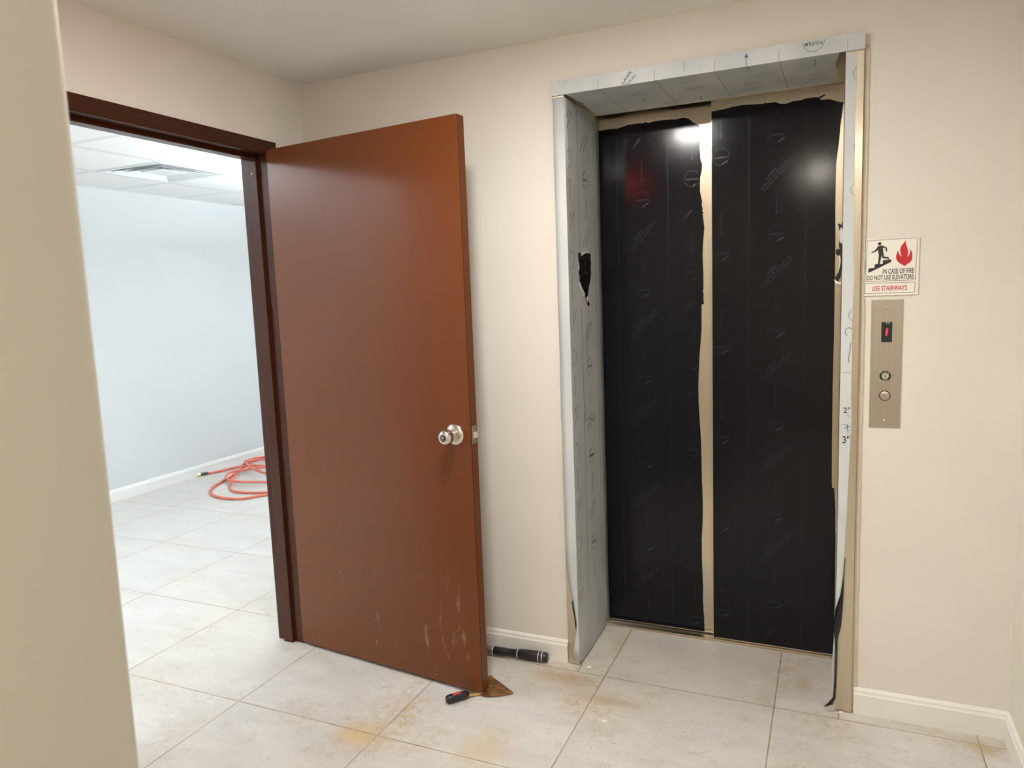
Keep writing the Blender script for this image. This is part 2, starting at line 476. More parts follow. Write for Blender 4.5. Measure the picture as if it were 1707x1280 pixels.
class Pr:
    """flat print on a surface: P(u,v) gives the 3-D point; clip=(u0,v0,u1,v1)"""
    def __init__(s, mb, P, clip=None, inside=None):
        s.mb = mb; s.P = P; s.clip = clip; s.inside = inside
    def ok(s, u, v):
        if s.clip and not (s.clip[0] <= u <= s.clip[2] and s.clip[1] <= v <= s.clip[3]): return False
        if s.inside and not s.inside(u, v): return False
        return True
    def stroke(s, pts, w, m):
        for (a, b) in zip(pts[:-1], pts[1:]):
            L = math.hypot(b[0]-a[0], b[1]-a[1])
            if L < 1e-7: continue
            n = max(1, int(L/.012)) if (s.clip or s.inside) else 1
            nx, ny = -(b[1]-a[1])/L*w/2, (b[0]-a[0])/L*w/2
            for k in range(n):
                p = (a[0]+(b[0]-a[0])*k/n, a[1]+(b[1]-a[1])*k/n); q = (a[0]+(b[0]-a[0])*(k+1)/n, a[1]+(b[1]-a[1])*(k+1)/n)
                if not (s.ok(*p) and s.ok(*q)): continue
                s.mb.add([s.P(p[0]+nx, p[1]+ny), s.P(q[0]+nx, q[1]+ny), s.P(q[0]-nx, q[1]-ny), s.P(p[0]-nx, p[1]-ny)], [(0,1,2,3)], m)
    def poly(s, pts, m):
        if all(s.ok(*p) for p in pts): s.mb.add([s.P(*p) for p in pts], [tuple(range(len(pts)))], m)
    def ring(s, c, r, w, m, n=28, a0=0, a1=360):
        pts = [(c[0]+r*math.cos(R(a0+(a1-a0)*i/n)), c[1]+r*math.sin(R(a0+(a1-a0)*i/n))) for i in range(n+1)]
        s.stroke(pts, w, m)
    def text(s, txt, c, w, h, m, rot=0):
        vs, fs = text_geo(txt); ca, sa = math.cos(R(rot)), math.sin(R(rot))
        V = [(c[0]+a*w*ca-b*h*sa, c[1]+a*w*sa+b*h*ca) for a, b in vs]
        if not all(s.ok(*p) for p in V[::max(1, len(V)//24)]): return
        s.mb.add([s.P(*p) for p in V], fs, m)
    def mark(s, x, zc, ink, blue, flip=1, sw=.0012, mirror=1):
        """one repeat of the film print: disc with a word and a flash, arrow, slanted wording"""
        f, g = flip, mirror
        rot0 = 0 if f > 0 else 180
        s.ring((x, zc), .031, sw*.8, ink)
        s.text('POLIFILM', (x, zc-.002*f), .046, .0075, ink, rot0)
        s.stroke([(x+.003*g*f, zc-.029*f), (x+.012*g*f, zc-.021*f), (x+.026*g*f, zc-.015*f)], sw*2.0, blue)
        s.stroke([(x, zc+.150*f), (x, zc+.076*f)], sw*1.1, ink)
        s.poly([(x-.0045, zc+.080*f), (x+.0045, zc+.080*f), (x, zc+.070*f)][::(1 if f > 0 else -1)], ink)
        a = 47*g
        cx, cz = x, zc+.218*f
        d = (math.cos(R(a)), math.sin(R(a))); nn = (-d[1], d[0])
        s.text('LASER', (cx-.010*d[0]*f+.017*nn[0]*f*g, cz-.010*d[1]*f+.017*nn[1]*f*g), .052, .0085, ink, a+rot0)
        s.text('POLIFILM POLIFILM', (cx+.004*nn[0]*f*g, cz+.004*nn[1]*f*g), .150, .0075, ink, a+rot0)
        s.text('POLIFILM POLIFILM', (cx-.008*nn[0]*f*g, cz-.008*nn[1]*f*g), .150, .0065, ink, a+rot0)

# ================================================================ ROOM SHELL
def slab(name, a, b, m, label=None, cat=None):
    mb = MB(); mb.box(a, b, m); return struct(mb.build(name), label, cat)

# floor (one continuous tiled floor through the doorway)
mb = MB(); mb.box((XF-.1, -4.8, -.12), (XR+.1, 4.2, 0.0), M['floor'])
struct(mb.build('floor'), 'pale grey stone-look tile floor with brown dirt stains', 'floor')
# ceiling of the lobby
slab('ceiling', (-.12, -4.7, H), (XR+.1, .5, H+.12), M['ceil'], 'plain off-white painted ceiling', 'ceiling')
# back wall with the lift opening
mb = MB()
mb.box((-.12, 0, 0), (EX0+.020, .36, H), M['paint'])
mb.box((EX1-.020, 0, 0), (XR+.1, .36, H), M['paint'])
mb.box((EX0+.020, 0, ET-.02), (EX1-.020, .36, H), M['paint'])
struct(mb.build('wall_back'), 'cream wall that holds the elevator opening', 'wall')
# left wall with the doorway
DY0, DY1 = -1.196, -.176      # outside of the brown frame
DZ = 2.084
mb = MB()
mb.box((-.12, DY1-.004, 0), (0, 0, H), M['paint'])
mb.box((-.12, NWY-2.6, 0), (0, DY0+.004, H), M['paint'])
mb.box((-.12, DY0+.004, DZ-.004), (0, DY1-.004, H), M['paint'])
struct(mb.build('wall_left'), 'cream wall around the brown doorway', 'wall')
slab('wall_right', (XR, -4.7, 0), (XR+.1, 0, H), M['paint'], 'pale wall meeting the back wall at far right', 'wall')
# corridor corner at the left of the frame
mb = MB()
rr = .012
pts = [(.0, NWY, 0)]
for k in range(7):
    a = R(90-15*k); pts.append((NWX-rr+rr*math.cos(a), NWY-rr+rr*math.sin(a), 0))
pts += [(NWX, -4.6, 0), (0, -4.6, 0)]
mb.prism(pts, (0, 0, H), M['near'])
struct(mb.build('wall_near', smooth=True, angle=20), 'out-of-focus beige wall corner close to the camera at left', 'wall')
slab('wall_front', (0, -4.7, 0), (XR+.1, -4.6, H), M['paint'])

# far room beyond the brown doorway
slab('wall_far', (XF-.1, -4.7, 0), (XF, 4.1, 2.45), M['white_wall'], 'bright white wall seen through the brown doorway', 'wall')
slab('wall_far_north', (XF, 4.0, 0), (-.12, 4.1, 2.45), M['white_wall'])
slab('wall_far_south', (XF, -4.7, 0), (-.12, -4.6, 2.45), M['white_wall'])
slab('wall_far_east', (-.12, .36, 0), (-.02, 4.1, 2.45), M['white_wall'])
mb = MB()   # leaves a square opening for the air diffuser
hx0, hx1, hy0, hy1 = -2.318, -1.772, .827, 1.373
mb.box((XF-.1, -4.7, FH), (hx0, 4.1, FH+.1), M['tileceil']); mb.box((hx1, -4.7, FH), (-.12, 4.1, FH+.1), M['tileceil'])
mb.box((hx0, -4.7, FH), (hx1, hy0, FH+.1), M['tileceil']); mb.box((hx0, hy1, FH), (hx1, 4.1, FH+.1), M['tileceil'])
struct(mb.build('ceiling_far'), 'white suspended ceiling of speckled square tiles beyond the doorway', 'ceiling')

# baseboards
def baseboard(name, p0, p1, nrm, h, m, label):
    """p0->p1 along the wall foot, nrm points into the room"""
    d = Vector(p1)-Vector(p0); n = Vector(nrm)
    prof = [(0, 0), (.013, 0), (.013, h*.76), (.010, h*.80), (.0085, h*.86), (.0085, h*.90), (.005, h*.96), (.002, h), (0, h)]
    mb = MB()
    mb.prism([Vector(p0)+n*a+Vector((0, 0, b)) for a, b in prof], d, m)
    return struct(mb.build(name), label, 'baseboard')
baseboard('baseboard_back_left', (0, 0, 0), (EX0-.001, 0, 0), (0, -1, 0), .089, M['base'], 'cream moulded baseboard between the brown door and elevator frame')
baseboard('baseboard_back_right', (EX1+.004, 0, 0), (XR, 0, 0), (0, -1, 0), .091, M['base'], 'cream moulded baseboard right of the elevator under the call panel')
baseboard('baseboard_right', (XR, -.013, 0), (XR, -4.6, 0), (-1, 0, 0), .091, M['base'], 'cream baseboard on the wall at the far right edge')
baseboard('baseboard_far', (XF, 4.0, 0), (XF, -4.6, 0), (1, 0, 0), .092, M['base_white'], 'white baseboard along the wall of the bright room')
baseboard('baseboard_left', (0, DY1+.002, 0), (0, -.013, 0), (1, 0, 0), .089, M['base'], 'short piece of cream baseboard behind the open door')

# dark pocket behind the lift doors
mb = MB()
mb.box((EX0-.15, .53, -.1), (EX1+.9, .55, 2.6), M['dark'])
mb.box((EX0-.17, .36, -.1), (EX0-.15, .55, 2.6), M['dark'])
mb.box((EX1+.9, .36, -.1), (EX1+.92, .55, 2.6), M['dark'])
mb.box((EX0-.17, .36, 2.30), (EX1+.92, .55, 2.34), M['dark'])
struct(mb.build('wall_shaft'))

# ================================================================ BROWN DOOR FRAME
frame = empty('trim_1', (0, (DY0+DY1)/2, 0))
struct(frame, 'dark brown steel door frame on the left wall', 'door frame')
fy1, fy0 = DY1, DY0           # outer
ry1, ry0 = DY1-.054, DY0+.054 # rabbet planes
sy1, sy0 = ry1-.016, ry0+.016 # stop planes
px0, px1, px2, px3 = .004, -.045, -.092, -.134
def jamb_profile(yo, yr, ys):
    return [(px0, yo), (px0, yr), (px1, yr), (px1, ys), (px2, ys), (px2, yr), (px3, yr), (px3, yo), (px3+.012, yo), (px3+.012, (yo+yr)/2), (px0-.012, (yo+yr)/2), (px0-.012, yo)]
hr = DZ-.054; hs = hr-.016
for nm, (yo, yr, ys) in (('hinge', (fy1, ry1, sy1)), ('strike', (fy0, ry0, sy0))):
    mb = MB(); mb.prism([(a, b, 0) for a, b in jamb_profile(yo, yr, ys)], (0, 0, hr), M['frame'])
    j = mb.build('jamb', frame, bevel=.0015)
    if nm == 'hinge':
        sm = MB(); sm.lathe([(.0045, 0), (.004, .0012), (.002, .0022), (0.0002, .0024)], M['chrome'], (-.066, ys, 1.962), (0, -1, 0), 14)
        sm.build('screw', j, smooth=True)
        sm = MB(); sm.lathe([(.0035, 0), (.003, .0006), (0.0002, .0008)], M['black'], (-.064, ys, 1.921), (0, -1, 0), 14)
        sm.build('screw', j, smooth=True)
mb = MB()
mb.prism([(px0, fy0, DZ), (px0, fy0, hr), (px1, fy0, hr), (px1, fy0, hs), (px2, fy0, hs), (px2, fy0, hr), (px3, fy0, hr), (px3, fy0, DZ)], (0, fy1-fy0, 0), M['frame'])
mb.build('head', frame, bevel=.0015)

# ================================================================ BROWN DOOR LEAF
TH = R(-6.85); LW = .908; LT = .044; LZ0, LZ1 = .013, 2.046
HX, HY = .008, -.243
door = empty('door_1', (HX, HY, 0), TH)
struct(door, 'open brown painted steel door with a round satin knob', 'door')
Rz = Matrix.Rotation(TH, 3, 'Z')
def LP(s, t, z): # along leaf, out of visible face (towards the camera), height
    v = Rz @ Vector((s, -t, 0)); return Vector((HX+v.x, HY+v.y, z))
mb = MB()
mb.box((0, 0, LZ0), (LW, LT, LZ1), M['door'], Rz, (HX, HY, 0))
leaf = mb.build('leaf', door, bevel=.0025, seg=3)
# folded steel seam line on the free edge
mb = MB()
mb.box((LW-.0006, .004, LZ0+.004), (LW+.0006, .0052, LZ1-.004), M['frame'], Rz, (HX, HY, 0))
mb.build('seam', door)
# hinges
for zc in (.27, 1.05, 1.83):
    mb = MB()
    b0 = LP(-.001, -LT-.004, 0)
    mb.tube([(b0.x, b0.y, zc-.055), (b0.x, b0.y, zc+.055)], .0065, M['frame'], 14)
    h = mb.build('hinge', door, smooth=True)
# knob
kz = .966; ks = .842
nrm = (Rz @ Vector((0, -1, 0)))
kb = LP(ks, 0, kz)
mb = MB()
mb.lathe([(.0385, 0), (.0385, .002), (.036, .006), (.029, .010), (.021, .013), (.016, .014), (.0155, .026)], M['chrome'], kb, nrm, 48)
ros = mb.build('rosette', door, smooth=True)
mb = MB()
prof = [(.0125, .022), (.0135, .030), (.019, .033), (.0245, .039), (.0272, .048), (.0275, .055), (.0262, .062), (.0225, .069), (.0165, .0735), (.0125, .0745)]
mb.lathe(prof, M['chrome'], kb, nrm, 48)
kn = mb.build('knob', door, smooth=True, angle=50)
mb = MB(); mb.lathe([(.0115, .0742), (.0115, .0765), (.0095, .0772)], M['black'], kb, nrm, 32)
mb.lathe([(.0080, .0765), (.0080, .0800), (.0065, .0812)], M['key'], kb, nrm, 32)
mb.box((-.0007, -.0830+.001, -.004), (.0007, -.0810, .004), M['black'], Rz, kb)
mb.build('lock_cylinder', kn, smooth=True)
mb = MB()
mb.lathe(prof, M['chrome'], LP(ks, -LT, kz), -nrm, 40)
mb.lathe([(.0385, 0), (.0385, .002), (.036, .006), (.021, .013), (.0155, .026)], M['chrome'], LP(ks, -LT, kz), -nrm, 40)
mb.build('knob', door, smooth=True)
# latch
mb = MB()
mb.box((LW-.002, .010, kz-.031), (LW+.0010, .035, kz+.031), M['chrome'], Rz, (HX, HY, 0))
lp = mb.build('latch_plate', door, bevel=.0006)
mb = MB()
bolt = [(LW, .0145), (LW+.013, .0275), (LW+.013, .0305), (LW, .0305)]
mb.prism([Rz @ Vector((a, b, kz-.011)) + Vector((HX, HY, 0)) for a, b in bolt], (0, 0, .022), M['chrome'])
mb.build('latch_bolt', lp, bevel=.0008)
for dz in (-.023, .023):
    mb = MB(); o_ = Rz @ Vector((LW+.001, .0225, 0)) + Vector((HX, HY, kz+dz))
    mb.lathe([(.0032, 0), (.0028, .0007), (.0002, .0009)], M['black'], o_, Rz @ Vector((1, 0, 0)), 12)
    mb.build('screw', lp)

# ================================================================ LIFT FRAME
lift = empty('trim_2', ((EX0+EX1)/2, 0, 0))
struct(lift, 'stainless steel elevator door frame wrapped in torn protective film', 'elevator frame')
t = .0025; FY = -.015
def jamb_steel(xo, xi, sgn, ye):
    mb = MB()
    # face plate + return to the wall + reveal plate as one bent section
    prof = [(xo, .0), (xo, FY), (xi, FY), (xi, ye), (xi-sgn*t, ye), (xi-sgn*t, FY+t), (xo+sgn*t, FY+t), (xo+sgn*t, .0)]
    mb.prism([(a, b, .002) for a, b in prof], (0, 0, ET-.012), M['steel'])
    return mb.build('jamb', lift, bevel=.0008)
JL = jamb_steel(EX0+.003, IX0, 1, .402)
JR = jamb_steel(EX1-.002, IX1, -1, .358)
mb = MB()
FYH = -.020
prof = [(.0, ET), (FYH, ET), (FYH, EB), (D1-.006, EB), (D1-.006, EB+t), (FYH+t, EB+t), (FYH+t, ET-t), (0, ET-t)]
mb.prism([(EX0, a, b) for a, b in prof], (EX1-EX0, 0, 0), M['steel'])
HEAD = mb.build('head', lift, bevel=.0008)

# --- film on the head: one sheet over the face and the soffit
g = .0005; ft = .0007
mb = MB()
ox = [(EX0+.0005, EX1-.0005)]
mb.prism([(EX0+.0005, FYH-g, EB-g-ft), (EX0+.0005, FYH-g, ET+.0006), (EX1-.0005, FYH-g, ET+.0006), (EX1-.0005, FYH-g, EB-g-ft)], (0, -ft, 0), M['film'])
# soffit sheet, torn back at both ends
sof = [(1.176, FYH-g), (1.186, .05), (1.183, .09), (1.197, .13), (1.190, .16), (1.186, .24), (1.180, .352),
       (2.063, .352), (2.061, .27), (2.058, .20), (2.051, .12), (2.055, .07), (2.060, .02), (2.064, FYH-g)]
mb.prism([(a, b, EB-g) for a, b in sof], (0, 0, -ft), M['film'])
pf = Pr(mb, lambda u, v: Vector((u, FYH-g-ft-.0003, v)), clip=(EX0+.002, EB, EX1-.002, ET-.0005))
ps = Pr(mb, lambda u, v: Vector((u, v, EB-g-ft-.0003)), clip=(1.2, FYH, 2.055, .35))
for xl in (1.296, 1.494, 1.691, 1.889, 2.085):
    pf.stroke([(xl, EB), (xl, ET)], .0011, M['ink'])
    if xl < 2.05: ps.stroke([(xl+.002, FYH), (xl+.006, .35)], .0014, M['ink'])
pf.stroke([(1.593, ET-.001), (1.593, 2.160)], .0016, M['ink'])
pf.stroke([(1.790, EB), (1.790, 2.174)], .0024, M['ink_blue'])
pf.poly([(1.784, 2.170), (1.796, 2.170), (1.790, 2.184)][::-1], M['ink_blue'])
pf.ring((1.989, 2.188), .031, .0013, M['ink'], 40)
pf.text('POLIFILM', (1.989, 2.180), .050, .0105, M['ink'], 180)
pf.text('LASER', (1.400, 2.168), .046, .011, M['ink'], 47)
pf.text('POLI', (1.418, 2.160), .030, .010, M['ink_blue'], 47)
pf.text('LASER', (1.395, 2.1465), .03, .004, M['ink'], 0)
pf.stroke([(1.150, 2.187), (1.156, 2.189)], .002, M['ink']); pf.stroke([(1.172, 2.185), (1.182, 2.188)], .0015, M['ink'])
ps.stroke([(1.792, FYH), (1.797, .02)], .0028, M['ink']); ps.stroke([(1.993, .02), (1.992, .095)], .0022, M['ink'])
ps.stroke([(1.600, .26), (1.593, .33)], .0024, M['ink']); ps.stroke([(1.405, .19), (1.398, .26)], .0024, M['ink'])
for (cx, cy) in ((1.30, .17), (1.395, .09), (1.60, .04), (1.825, .10), (2.0, .17), (1.23, .2), (1.49, .30), (1.78, .26), (1.93, .31)):
    k = random.uniform(-.006, .006)
    ps.stroke([(cx-.035, cy+.012+k), (cx+.035, cy-.012+k)], .0018, M['ink'])
    ps.stroke([(cx-.015, cy+.028+k), (cx+.045, cy+.006+k)], .0014, M['ink'])
for (cx, cy) in ((1.40, .13), (1.60, .15), (1.79, .20), (2.00, .26)):
    ps.ring((cx, cy), .030, .0012, M['ink'])
    ps.text('POLIFILM', (cx, cy), .044, .010, M['ink'], 180)
HF = mb.build('protective_film', HEAD)
tag(HF, 'pale blue-grey printed film on the head')

# --- film on the left jamb: face + reveal, pulled away at the foot
rows = [(2.137, 1.1265), (1.85, 1.1250), (1.42, 1.1240), (1.40, 1.1262), (1.10, 1.1240), (.97, 1.1225), (.95, 1.1245), (.74, 1.1235), (.50, 1.1245), (.43, 1.1265), (.335, 1.133),
        (.265, 1.1475), (.20, 1.1590), (.165, 1.1640), (.13, 1.1605), (.08, 1.1520), (.02, 1.1430)]
def lift_out(z):   # how far the loosened film stands off the steel at height z
    return .0 if z > .30 else .005*((.30-z)/.28)**1.3
mb = MB(); vs = []; fs = []
cols_y = [.02, .05, .10, .15, .20, .25, .30, .35, .400]
for (z, xl) in rows:
    L = lift_out(z); y = FY-g-ft-L
    row = [Vector((xl, y-(.004 if z < .14 else 0), z)), Vector(((xl+IX0)/2, y-L*.4, z)), Vector((IX0+g+L*.8, y-L*.3, z))]
    for yy in cols_y:
        wv = (.0035*math.sin(yy*70+z*20)+.002*math.sin(yy*150))*max(0, (.22-z)/.2)
        zz = z if z > .10 else z + (.0)
        row.append(Vector((IX0+g+ft+L*.5*max(0, 1-yy*3)+abs(wv), yy, zz if z > .05 else .006+.0*yy)))
    vs += row
nc = 3+len(cols_y)
for i in range(len(rows)-1):
    for j in range(nc-1):
        a = i*nc+j; fs.append((a, a+nc, a+nc+1, a+1))
mb.add(vs, fs, M['film'])
# creases radiating up from the foot of the reveal
fil = Pr(mb, lambda u, v: Vector((IX0+g+ft+.0022, u, v)))
pf = Pr(mb, lambda u, v: Vector((IX0+g+ft+.0006, u, v)), clip=(.0, .24, .36, 2.13),
        inside=lambda u, v: not (.085 < u < .258 and 1.388 < v < 1.602))
for yl in (.120, .318):
    pf.stroke([(yl, .24), (yl, 2.12)], .0011, M['ink'])
pf.stroke([(.345, .24), (.345, 2.12)], .0008, M['ink'])
for col_y, z0 in ((.018, .481), (.205, .429)):
    for k in range(-1, 5):
        zc = z0+k*.3615
        s_ = pf
        s_.ring((col_y, zc), .031, .0011, M['ink'])
        s_.text('POLIFILM', (col_y, zc), .046, .009, M['ink'], 180)
        s_.stroke([(col_y-.020, zc+.012), (col_y-.002, zc+.034)], .0026, M['ink_blue'])
        s_.stroke([(col_y, zc-.150), (col_y, zc-.072)], .0018, M['ink'])
        s_.poly([(col_y-.004, zc-.080), (col_y+.004, zc-.080), (col_y, zc-.068)], M['ink'])
        for dd in (-.016, .016):
            s_.stroke([(col_y-.03+dd, zc+.105), (col_y+.025+dd, zc+.175)], .0022, M['ink'])
pf.stroke([(.130, 1.02), (.133, .93)], .0014, M['pen'])
pf.stroke([(.140, .942), (.19, .945), (.235, .925), (.262, .93), (.258, .945)], .0022, M['pen'])
pf.stroke([(.178, 1.32), (.182, 1.19)], .0014, M['pen'])
LFm = mb.build('protective_film', JL, smooth=True, angle=30)
so = LFm.modifiers.new('thick', 'SOLIDIFY'); so.thickness = .0005; so.offset = 0
tag(LFm, 'pale grey printed film, loose and creased at the foot')
# curled black underside beside the steel sliver
mb = MB()
mb.prism([(a, FY-.0085, b) for a, b in ((1.1465, .262), (1.1520, .262), (1.1580, .215), (1.1625, .160), (1.1615, .142), (1.1575, .165), (1.1545, .200), (1.1490, .235))], (0, .0012, 0), M['film_back'])
tag(mb.build('curled_film_edge', JL), 'black underside of the peeling film')
# torn sensor hole in the left reveal
mb = MB()
hole = [(.100, 1.592), (.116, 1.597), (.135, 1.590), (.150, 1.600), (.185, 1.597), (.215, 1.603), (.238, 1.594), (.252, 1.596), (.249, 1.575), (.255, 1.560), (.248, 1.540), (.252, 1.520),
        (.243, 1.500), (.236, 1.482), (.221, 1.470), (.215, 1.455), (.206, 1.440), (.203, 1.425), (.214, 1.412), (.224, 1.396), (.214, 1.390), (.200, 1.393), (.190, 1.405), (.180, 1.420), (.160, 1.430),
        (.145, 1.448), (.126, 1.456), (.112, 1.470), (.104, 1.487), (.108, 1.505), (.096, 1.520), (.102, 1.538), (.088, 1.548), (.100, 1.560), (.096, 1.577)]
mb.prism([(IX0+.0022, a, b) for a, b in hole], (-.0012, 0, 0), M['film_back'])
def tear(pts, off=.0034):
    mb.prism([(IX0+off, a, b) for a, b in pts], (-.0010, 0, 0), M['flake'])
tear([(.128, 1.590), (.150, 1.600), (.185, 1.603), (.215, 1.605), (.222, 1.597), (.185, 1.595), (.150, 1.588), (.135, 1.583)])
tear([(.096, 1.560), (.102, 1.545), (.100, 1.525), (.094, 1.535)])
tear([(.106, 1.484), (.120, 1.470), (.145, 1.452), (.165, 1.438), (.160, 1.428), (.140, 1.432), (.126, 1.448), (.110, 1.462), (.104, 1.474)])
tear([(.186, 1.426), (.205, 1.430), (.214, 1.418), (.196, 1.405)])
tear([(.222, 1.402), (.236, 1.403), (.230, 1.395)])
mb.prism([(IX0+.0030, a, b) for a, b in ((.115, 1.585), (.238, 1.588), (.240, 1.566), (.113, 1.570))], (-.0006, 0, 0), M['black'])
hl = mb.build('sensor_opening', JL)
mb = MB()
pr = Pr(mb, lambda u, v: Vector((IX0+.0036, u, v)))
pr.ring((.180, 1.536), .018, .004, M['key'], 18, 60, 300)
pr.stroke([(.1625, 1.555), (.1625, 1.517)], .003, M['key'])
mb.build('sensor_lens', hl)

# --- film on the right jamb, torn down its length, then hanging loose
torn = [(2.104, 2.138), (2.1105, 2.118), (2.112, 2.100), (2.1105, 2.060), (2.1125, 2.040), (2.1105, 2.008), (2.1095, 1.93), (2.1105, 1.849), (2.1115, 1.76), (2.1100, 1.704), (2.1130, 1.66), (2.1125, 1.576), (2.1145, 1.47),
        (2.1140, 1.389), (2.1125, 1.30), (2.1135, 1.199), (2.1130, 1.09), (2.1155, 1.006), (2.1140, .95), (2.1120, .887), (2.1085, .767), (2.1050, .646), (2.1015, .560), (2.0985, .510), (2.0950, .44), (2.0905, .385), (2.0865, .335)]
mb = MB()
out = [(2.0808, 2.138)] + torn + [(2.0775, .330), (2.0785, .40), (2.0800, .50)]
mb.prism([(a, FY-g, b) for a, b in out], (0, -ft, 0), M['film'])
pr = Pr(mb, lambda u, v: Vector((u, FY-g-ft-.0003, v)), inside=None)
pr.stroke([(2.0835, 1.159), (2.112, 1.159)], .0012, M['ink']); pr.stroke([(2.086, .990), (2.106, .990)], .0012, M['ink'])
for zc in (2.075, 1.730, 1.342):
    pr.ring((2.122, zc), .0205, .0013, M['ink_blue'], 12, 118, 242)
pr.stroke([(2.1095, 1.867), (2.1085, 1.845)], .0012, M['ink'])
pr.stroke([(2.1115, 1.350), (2.1065, 1.350)], .001, M['ink_blue'])
# pen marks: hook, slash, 2", arrow, 3"
pr.stroke([(2.1125, 1.296), (2.107, 1.302), (2.099, 1.302), (2.0935, 1.295), (2.0925, 1.285), (2.0985, 1.277)], .0017, M['pen'])
pr.stroke([(2.1095, 1.254), (2.107, 1.228), (2.1035, 1.205), (2.1045, 1.194), (2.1075, 1.190)], .0017, M['pen'])
pr.text('2"', (2.1010, 1.0370), .0195, .0190, M['pen'])
pr.stroke([(2.0990, 1.018), (2.1060, 1.0195), (2.1110, 1.016)], .0012, M['pen'])
pr.stroke([(2.0960, .975), (2.1040, .988), (2.1090, .980)], .0014, M['pen']); pr.stroke([(2.1040, .988), (2.1060, .958)], .0014, M['pen'])
pr.ring((2.1095, .978), .0075, .0012, M['ink_blue'], 10, 40, 300)
pr.text('3"', (2.1005, .940), .0205, .0250, M['pen'])
RFm = mb.build('protective_film', JR)
tag(RFm, 'pale film strip torn down its right edge, pen marks on it')
# hanging curl: black underside facing the room, with the pale side at its left rim
mb = MB()
def ribbon(pairs, y0, dy, m):
    vs = []; fs = []
    for k, (xl, xr, z, yo) in enumerate(pairs):
        vs += [(xl, y0+yo, z), ((xl+xr)/2, y0+yo-.004, z), (xr, y0+yo, z)]
    for k in range(len(pairs)-1):
        a = 3*k
        fs += [(a, a+3, a+4, a+1), (a+1, a+4, a+5, a+2)]
    mb.add(vs, fs, m)
ribbon([(2.1040, 2.1055, .545, 0), (2.1000, 2.1030, .475, 0), (2.0920, 2.1020, .415, -.002), (2.0780, 2.0995, .365, -.006), (2.0725, 2.0960, .310, -.010), (2.0765, 2.0865, .265, -.012),
        (2.0805, 2.0855, .205, -.012), (2.0795, 2.0850, .12, -.012), (2.0740, 2.0830, .055, -.014), (2.0580, 2.0740, .030, -.016), (2.0480, 2.0560, .022, -.018)], FY-.003, 0, M['film_back'])
ribbon([(2.0750, 2.0768, .268, 0), (2.0715, 2.0795, .205, 0), (2.0690, 2.0795, .150, 0), (2.0730, 2.0790, .085, 0), (2.0755, 2.0770, .060, 0)], FY-.013, 0, M['film'])
hc = mb.build('hanging_film', JR, smooth=True, angle=60)
so = hc.modifiers.new('thick', 'SOLIDIFY'); so.thickness = .0006; so.offset = 0
tag(hc, 'black curl of peeled film hanging to the floor')
# scraps around the sensor on the right reveal
mb = MB()
def scrap(pts, y, m, e=.0012):
    mb.prism([(a, y, b) for a, b in pts], (0, e, 0), m)
scrap([(2.0805, 1.6350), (2.0700, 1.632), (2.0625, 1.628), (2.0680, 1.618), (2.0720, 1.595), (2.0730, 1.575), (2.0700, 1.560), (2.0760, 1.548), (2.0805, 1.55)], .020, M['film'])
scrap([(2.0805, 1.6390), (2.0755, 1.628), (2.0700, 1.632), (2.0650, 1.630), (2.0690, 1.620), (2.0715, 1.608), (2.0740, 1.622), (2.0805, 1.612)], .018, M['film_back'])
scrap([(2.0805, 1.568), (2.0745, 1.570), (2.0715, 1.578), (2.0700, 1.562), (2.0720, 1.552), (2.0640, 1.553), (2.0600, 1.545), (2.0620, 1.536), (2.0680, 1.530), (2.0740, 1.532), (2.0760, 1.512), (2.0740, 1.495),
       (2.0700, 1.480), (2.0640, 1.468), (2.0600, 1.462), (2.0620, 1.452), (2.0700, 1.450), (2.0770, 1.462), (2.0805, 1.49)], .016, M['film_back'])
scrap([(2.0570, 1.456), (2.0640, 1.452), (2.0700, 1.446), (2.0790, 1.447), (2.0780, 1.440), (2.0620, 1.4445)], .014, M['flake'])
scrap([(2.0745, 1.530), (2.0755, 1.512), (2.0735, 1.496), (2.0690, 1.480), (2.0655, 1.476), (2.0715, 1.493), (2.0730, 1.512), (2.0700, 1.530)], .013, M['flake'])
tag(mb.build('film_scrap', JR), 'crumpled torn film around the sensor')
# rough putty edge where the wall meets the right jamb
mb = MB()
pts = []
zz = .093
random.seed(3)
left = []
while zz < 2.165:
    left.append((EX1+.0005, zz)); zz += .035
ed = [(EX1+.0125+random.uniform(-.0012, .0012), z) for _, z in left]
mb.prism([(a, -.0045, b) for a, b in left+ed[::-1]], (0, .0045, 0), M['caulk'])
struct(mb.build('trim_4'), 'rough putty strip up the right side of the elevator frame', 'trim')

# ================================================================ LIFT DOOR PANELS
def panel(name, x0, x1, y, film_outline, label, lines, circs, inside, fname):
    mb = MB(); mb.box((x0, y, .008), (x1, y+.028, 2.20), M['steel'])
    root = mb.build(name, bevel=.001)
    struct(root, label, 'elevator door')
    mb = MB()
    mb.prism([(a, y-.0003, b) for a, b in film_outline], (0, -.0006, 0), M['film_dark'])
    yy = y-.0012
    pr = Pr(mb, lambda u, v: Vector((u, yy, v)), inside=inside)
    for xl in lines:
        pr.stroke([(xl, .02), (xl, 2.08)], .0009, M['dim_ink'])
        pr.stroke([(xl+.0035, .02), (xl+.0035, 2.08)], .0005, M['dim_ink'])
    for cx, z0 in circs:
        for k in range(-1, 7):
            pr.mark(cx, z0+k*.3595, M['dim_ink'], M['dim_blue'], sw=.0014)
    f = mb.build('protective_film', root)
    tag(f, fname)
    return root
